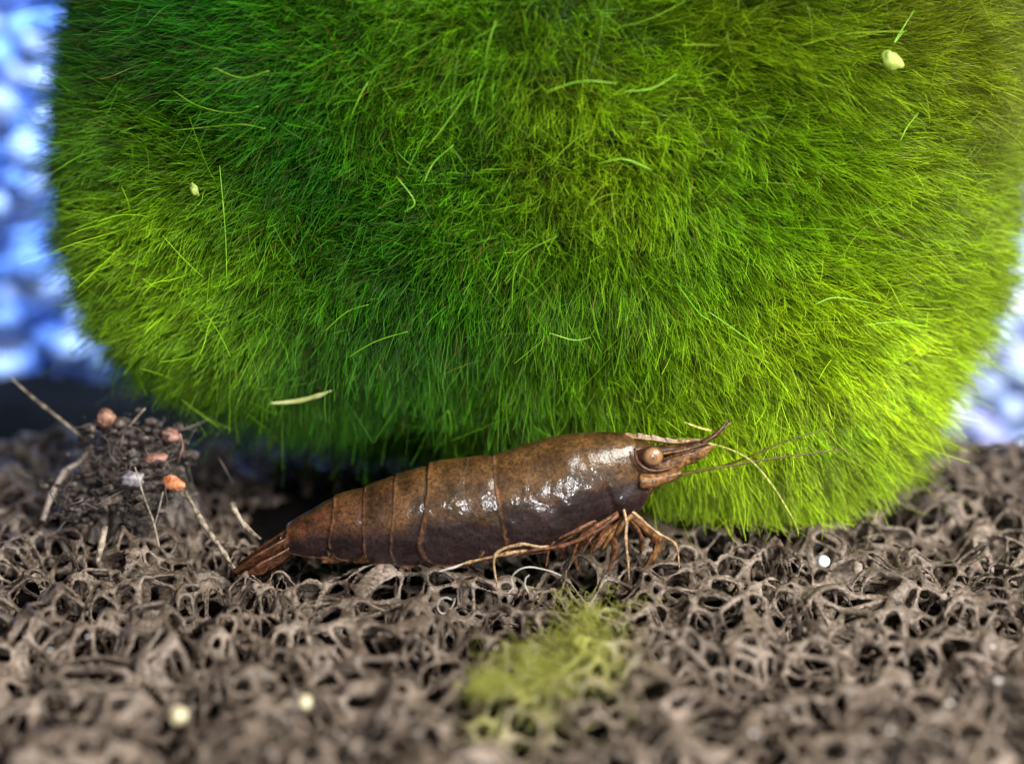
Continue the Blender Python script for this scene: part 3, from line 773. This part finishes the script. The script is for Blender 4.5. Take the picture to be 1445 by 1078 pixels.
# mouthparts tucked under the head
strip('maxilliped', [at(895, 712, -0.6), at(880, 735, -0.9), at(858, 752, -1.0), at(842, 772, -1.0)], [0.22, 0.22, 0.18, 0.07], m_head, 10, 22, 0.25, seed=8)
strip('maxilliped', [at(898, 708, -0.4), at(918, 690, -0.5), at(930, 682, -0.6)], [0.18, 0.18, 0.1], m_head, 10, 16, 0.25, seed=9)
for i, (a, b, c_, d_) in enumerate(((905, 682, 955, 678), (930, 650, 1000, 630), (935, 640, 990, 628), (932, 656, 1006, 633), (940, 663, 1000, 642), (925, 668, 985, 652))):
    strip('bristle', [at(a, b, -1.05 + 0.05 * i), at((a + c_) / 2, (b + d_) / 2 + (-1) ** i * 1.5, -1.08 + 0.06 * i), at(c_, d_, -0.8 + 0.1 * i)], [0.05, 0.055, 0.02], (m_fan, m_fan, m_ros, m_head)[i % 4], 7, 20, 0.3, seed=30 + i)
for i, (a, b) in enumerate(((842, 768), (856, 764), (826, 770), (870, 752), (848, 752))):
    strip('maxilliped', [at(a + 22, b - 26, -0.9 - 0.1 * i), at(a + 6, b - 8, -1.1 - 0.1 * i), at(a - 6, b + 12, -1.0 - 0.1 * i)], [0.10, 0.12, 0.03], (m_legd, m_head)[i % 2], 8, 18, 0.35, seed=40 + i)
# swimming legs under the rings
for i, px in enumerate((665, 618, 572, 532, 488)):
    for sg in (-1, 1):
        strip('swimmeret', [at(px, 770, 0.6 * sg), at(px - 12, 786, 0.75 * sg), at(px - 34, 793, 0.7 * sg)], [0.25, 0.3, 0.06], m_legd, 8, 12, 0.2, 0.5, seed=i)
# tail fan: telson and four blades
def blade(name, pts, w, tilt, mat):
    C_ = catmull(pts, 20); W_ = np.interp(np.linspace(0, 1, 20), np.linspace(0, 1, len(w)), w)
    T_ = unit(np.gradient(C_, axis=0)); sd = unit(np.array([0, -math.cos(tilt), math.sin(tilt)])); nr = unit(np.cross(T_, np.tile(sd, (20, 1))))
    V, F = [], []
    prof = [(-1, 0), (-0.6, 0.04), (-0.2, 0.05), (0, 0.10), (0.2, 0.05), (0.6, 0.04), (1, 0), (0.6, -0.04), (0, -0.05), (-0.6, -0.04)]
    for i in range(20):
        for a, h in prof: V.append(C_[i] + sd * a * W_[i] + nr[i] * h)
    m_ = len(prof)
    for i in range(19):
        for j in range(m_):
            k = (j + 1) % m_; F.append((i * m_ + j, i * m_ + k, (i + 1) * m_ + k, (i + 1) * m_ + j))
    F.append(tuple(range(m_))[::-1]); F.append(tuple(range(19 * m_, 20 * m_)))
    return link(name, mesh(name, V, F), mat, shrimp)
blade('telson', [at(412, 750, 0), at(390, 764, 0), at(362, 781, 0), at(336, 796, 0)], [0.50, 0.46, 0.34, 0.08], 0.9, m_fan)
for sg in (-1, 1):
    blade('tail_blade', [at(416, 762, .35 * sg), at(390, 776, .65 * sg), at(358, 794, .95 * sg), at(328, 808, 1.1 * sg)], [0.50, 0.56, 0.52, 0.10], 1.0 * -sg, m_fan)
    blade('tail_blade', [at(414, 774, .5 * sg), at(394, 789, .9 * sg), at(368, 803, 1.3 * sg), at(342, 815, 1.5 * sg)], [0.26, 0.42, 0.48, 0.12], 1.15 * -sg, m_fan)

# ================================================================== DEBRIS
m_mulm = noise_mat('mulm', [(0.3, (0.012, 0.009, 0.008)), (0.5, (0.040, 0.030, 0.025)), (0.72, (0.16, 0.12, 0.105))], 1.6, 0.55, detail=8, bump=1.0, bump_scale=3)
hc = at(190, 745, 8.5)
n_ = 64
gx, gy = np.meshgrid(np.linspace(-1, 1, n_), np.linspace(-1, 1, n_)); rr = np.hypot(gx, gy)
P = np.stack([hc[0] + gx * 3.6, hc[1] + gy * 4.0, 0 * gx], -1)
hz = np.clip(1 - rr ** 2, 0, 1) ** 0.9 * 2.9 * (1 + 0.35 * vnoise(P, 0.5, 301)) + (rr < 1) * (0.9 * vnoise(P, 1.1, 302) + 0.55 * vnoise(P, 2.6, 303) + 0.2 * vnoise(P, 6, 304)) - 0.5
V = np.stack([P[..., 0], P[..., 1], np.maximum(hz, -0.6)], -1).reshape(-1, 3)
F = [(j * n_ + i, j * n_ + i + 1, (j + 1) * n_ + i + 1, (j + 1) * n_ + i) for j in range(n_ - 1) for i in range(n_ - 1) if rr[j, i] < 1.02]
heap = tag(empty('debris_heap', (hc[0], hc[1], 0)), 'dark crumbly heap of plant debris on the sponge below the moss', 'debris')
link('mound', mesh('mound', V, F), m_mulm, heap)
# crumbs and fibres of the heap: uncountable
knots = [at(150, 606, 6.5), at(176, 612, 7), at(226, 618, 6.5), at(212, 652, 5.6), at(186, 668, 5), at(134, 652, 6.5), at(160, 700, 4.8), at(232, 690, 4.6), at(118, 720, 4.6), at(200, 720, 4.2), at(170, 640, 6.4), at(245, 640, 6.6), at(95, 690, 6)]
CR = []
for i in range(1000):
    c = knots[i % len(knots)]; g = np.random.default_rng(900 + i).normal(size=3)
    s = 0.05 + 0.34 * random.random() ** 3
    CR.append(blob(c + g * np.array([0.55, 0.5, 0.42]), (s, s * random.uniform(.4, 1), s * random.uniform(.3, .9)), 1, 0.4, 1.2, i))
v, f = join(CR); tag(link('crumbs', mesh('crumbs', v, f, smooth=False), m_mulm, heap), kind='stuff')
FB = []
for i in range(190):
    g = np.random.default_rng(1900 + i).normal(size=(3, 3))
    p0 = knots[i % len(knots)] + g[0] * 0.5; d = unit(g[1] + np.array([0, -0.3, -0.2])); L_ = random.uniform(.5, 2.2); r_ = random.uniform(0.6, 1.3)
    FB.append(tube([p0, p0 + d * L_ * .35 + g[2] * .12, p0 + d * L_ * .7 - g[2] * .1, p0 + d * L_], [.035 * r_, .03 * r_, .025 * r_, .012], 5, 10))
v, f = join(FB); tag(link('fibres', mesh('fibres', v, f), noise_mat('fibre', [(0.3, (0.02, 0.016, 0.014)), (0.7, (0.16, 0.13, 0.11))], 1.5, 0.5), heap), kind='stuff')

def lump(name, px, py, Y, r, mat, label, cat, amp=0.2, seed=0, rot=(0, 0, 0), sub=3, freq=1.0, smooth=True, group=None):
    v, f = blob((0, 0, 0), r, sub, amp, freq, seed)
    o = link(name, mesh(name, v, f, smooth), mat, loc=at(px, py, Y)); o.rotation_euler = rot
    return tag(o, label, cat, group)
m_red = noise_mat('red_pellet', [(0.35, (0.08, 0.032, 0.02)), (0.65, (0.34, 0.18, 0.125))], 3.0, 0.5, bump=0.8, bump_scale=4)
m_org = noise_mat('orange_chip', [(0.40, (0.30, 0.08, 0.025)), (0.62, (0.66, 0.27, 0.13))], 2.5, 0.45, bump=0.6, bump_scale=4)
m_pink = noise_mat('pink_chip', [(0.35, (0.07, 0.035, 0.027)), (0.65, (0.36, 0.19, 0.15))], 2.5, 0.5, bump=0.6, bump_scale=4)
lump('food_pellet', 149, 590, 6.0, (0.46, 0.44, 0.50), m_red, 'round reddish brown pellet on top of the debris heap', 'pellet', 0.14, 3)
lump('brown_grain', 170, 596, 6.0, (0.30, 0.3, 0.28), m_mulm, 'small dark grain beside the round reddish pellet', 'grain', 0.25, 4)
lump('orange_chip', 246, 682, 3.6, (0.54, 0.22, 0.36), m_org, 'bright orange chip leaning on the debris heap', 'chip', 0.34, 8, (0, 0.3, 0), 2, 1.5, False)
lump('pink_chip', 218, 646, 5.0, (0.62, 0.36, 0.22), m_pink, 'flat dull pink chip on the debris heap above orange chip', 'chip', 0.25, 9, (0.2, -0.1, 0), 2, 1.1, False)
lump('pink_crumb', 240, 614, 6.0, (0.50, 0.4, 0.36), m_pink, 'curled brownish pink crumb behind the flat pink chip', 'crumb', 0.3, 12, (0.2, 0.5, 0), 3, 1.4)
lump('grey_flake', 186, 676, 4.0, (0.55, 0.36, 0.40), noise_mat('grey_flake', [(0.3, (0.10, 0.095, 0.11)), (0.7, (0.36, 0.34, 0.38))], 3, 0.35, bump=1, bump_scale=3), 'greyish lilac flake on the face of the debris heap', 'flake', 0.35, 15, (0, 0, 0), 3, 1.6)

m_twig = noise_mat('twig', [(0.35, (0.07, 0.05, 0.035)), (0.65, (0.36, 0.30, 0.23))], 3.0, 0.5, bump=0.8, bump_scale=5)
m_twigd = noise_mat('dark_twig', [(0.3, (0.08, 0.065, 0.055)), (0.7, (0.26, 0.22, 0.19))], 3.0, 0.5, bump=0.8, bump_scale=5)
def twig(pts, Y, r, mat, label, seed, cat='twig', name='twig', n=None, wob=0.3):
    P_ = [at(a, b, Y[i] if isinstance(Y, (list, tuple)) else Y) for i, (a, b) in enumerate(pts)]
    v, f = tube(P_, [0.8 * q for q in r], 9, n or 36, wob + 0.1, seed=seed)
    return tag(link(name, mesh(name, v, f), mat), label, cat)
twig([(262, 694), (272, 712), (286, 737), (302, 760), (318, 783), (331, 802)], [3.0, 2.4, 1.8, 1.0, 0.4, -0.2], [0.16, 0.13, 0.17, 0.13, 0.15, 0.09], m_twig, 'knobbly pale twig leaning from the orange chip towards the tail', 1)
twig([(327, 712), (334, 724), (344, 740), (356, 752), (368, 760)], [2.6, 2.2, 1.8, 1.4, 1.0], [0.25, 0.15, 0.16, 0.15, 0.08], m_twig, 'short pale twig with a blunt knob just above the tail fan', 2)
twig([(14, 532), (45, 560), (80, 588), (122, 622)], [9, 8.6, 8, 7], [0.06, 0.10, 0.14, 0.10], m_twig, 'long thin grey stalk slanting up from the heap before blue pebbles', 3, 'stalk', 'stalk')
twig([(190, 658), (203, 700), (216, 735), (225, 772)], [3.4, 3.0, 2.4, 2.0], [0.05, 0.06, 0.06, 0.04], m_twig, 'thin straight fibre hanging down the front of the debris heap', 4, 'fibre', 'fibre', wob=.15)
twig([(230, 694), (224, 720), (217, 745)], [3.2, 2.8, 2.4], [0.05, 0.05, 0.03], m_twigd, 'short dark fibre crossing the thin straight fibre on the heap', 5, 'fibre', 'fibre')
twig([(182, 602), (194, 588), (205, 576)], [6, 6, 6], [0.05, 0.08, 0.05], m_twig, 'small pale stick poking up between pellet and pink crumb', 6, 'stick', 'stick')
twig([(130, 628), (112, 652), (92, 665), (72, 700), (60, 735)], [7, 6.6, 6.2, 5, 4], [0.10, 0.14, 0.22, 0.22, 0.16], m_twigd, 'dark bent rootlet running down the outer side of the heap', 7, 'rootlet', 'rootlet')
twig([(254, 612), (258, 630), (252, 650)], [5, 4.8, 4.6], [0.05, 0.05, 0.04], m_pink, 'tiny reddish stick standing beside the curled pink crumb', 8, 'stick', 'stick')
twig([(258, 606), (280, 598), (300, 588)], [7, 7.5, 8], [0.04, 0.04, 0.02], m_twigd, 'faint dark hair reaching from the pink crumb to the moss', 9, 'fibre', 'fibre')
twig([(148, 742), (143, 768), (137, 795)], [1.6, 1.2, 0.8], [0.22, 0.22, 0.1], m_twig, 'stubby pale split stick wedged in sponge under the heap', 10, 'stick', 'stick')

# curled white fibres on the sponge
m_white = noise_mat('white_fibre', [(0.3, (0.25, 0.24, 0.21)), (0.7, (0.48, 0.46, 0.42))], 2.0, 0.4)
def curl(pts, Y, label, r=0.034):
    P_ = [at(a, b, Y) for a, b in pts]
    v, f = tube(P_, [r * .8, r, r, r * .7], 8, 44, 0.15)
    return tag(link('white_fibre', mesh('white_fibre', v, f), m_white), label, 'fibre')
curl([(716, 838), (724, 828), (722, 815), (732, 804), (746, 800), (762, 802), (778, 806), (792, 812)], -2.6, 'white thread arching over a pore under the legs')
curl([(746, 836), (741, 826), (742, 816), (747, 811)], -2.6, 'short white hook of thread inside the arching thread')
curl([(638, 846), (630, 843), (621, 846), (617, 856), (623, 865), (633, 862), (640, 852), (642, 844)], -4.0, 'small closed white thread loop on the sponge below the abdomen')
curl([(620, 806), (630, 803), (642, 800), (652, 796)], -2.3, 'short crinkled white thread just under the second body ring', 0.055)

# beads, grains and flakes on the sponge
m_cream = noise_mat('cream_bead', [(0.35, (0.36, 0.31, 0.18)), (0.65, (0.66, 0.60, 0.42))], 3, 0.4, sss=0.4)
m_gloss = noise_mat('glossy_droplet', [(0.35, (0.30, 0.45, 0.75)), (0.6, (0.85, 0.88, 0.86))], 1.6, 0.08, coat=0.6)  # bluish tone: a blue reflection put into the base colour
def grain(name, px, py, z, r, mat, label, cat, amp=0.06, seed=0, group=None):
    p = on_ground(px, py, z)
    v, f = blob((0, 0, 0), r, 3, amp, 1.0, seed)
    return tag(link(name, mesh(name, v, f), mat, loc=p), label, cat, group)
grain('cream_bead', 252, 1010, 0.5, (0.33, 0.30, 0.32), m_cream, 'larger soft cream bead half sunk in the sponge', 'bead', 0.2, 1)
grain('cream_bead', 430, 991, 0.5, (0.25, 0.24, 0.27), m_cream, 'smaller bright cream bead over a dark pore of the sponge', 'bead', 0.2, 2)
grain('glossy_droplet', 1162, 792, 0.35, (0.31, 0.31, 0.30), m_gloss, 'glossy white and bluish droplet sitting in a sponge pore', 'droplet', 0.04, 3)
m_grain = noise_mat('pale_grain', [(0.3, (0.32, 0.29, 0.27)), (0.7, (0.55, 0.52, 0.50))], 2, 0.35)
for i, (px, py, s) in enumerate(((70, 917, .07), (124, 898, .06), (1340, 992, .08), (1408, 960, .10), (1063, 1034, .08), (1256, 1030, .07), (1400, 912, .09))):
    grain('pale_grain', px, py, 0.55, (s * 1.5, s, s), m_grain, 'tiny pale grain lodged in the sponge surface', 'grain', 0.2, i, 'pale grains in the sponge')

# fuzzy algae tuft on the sponge in front
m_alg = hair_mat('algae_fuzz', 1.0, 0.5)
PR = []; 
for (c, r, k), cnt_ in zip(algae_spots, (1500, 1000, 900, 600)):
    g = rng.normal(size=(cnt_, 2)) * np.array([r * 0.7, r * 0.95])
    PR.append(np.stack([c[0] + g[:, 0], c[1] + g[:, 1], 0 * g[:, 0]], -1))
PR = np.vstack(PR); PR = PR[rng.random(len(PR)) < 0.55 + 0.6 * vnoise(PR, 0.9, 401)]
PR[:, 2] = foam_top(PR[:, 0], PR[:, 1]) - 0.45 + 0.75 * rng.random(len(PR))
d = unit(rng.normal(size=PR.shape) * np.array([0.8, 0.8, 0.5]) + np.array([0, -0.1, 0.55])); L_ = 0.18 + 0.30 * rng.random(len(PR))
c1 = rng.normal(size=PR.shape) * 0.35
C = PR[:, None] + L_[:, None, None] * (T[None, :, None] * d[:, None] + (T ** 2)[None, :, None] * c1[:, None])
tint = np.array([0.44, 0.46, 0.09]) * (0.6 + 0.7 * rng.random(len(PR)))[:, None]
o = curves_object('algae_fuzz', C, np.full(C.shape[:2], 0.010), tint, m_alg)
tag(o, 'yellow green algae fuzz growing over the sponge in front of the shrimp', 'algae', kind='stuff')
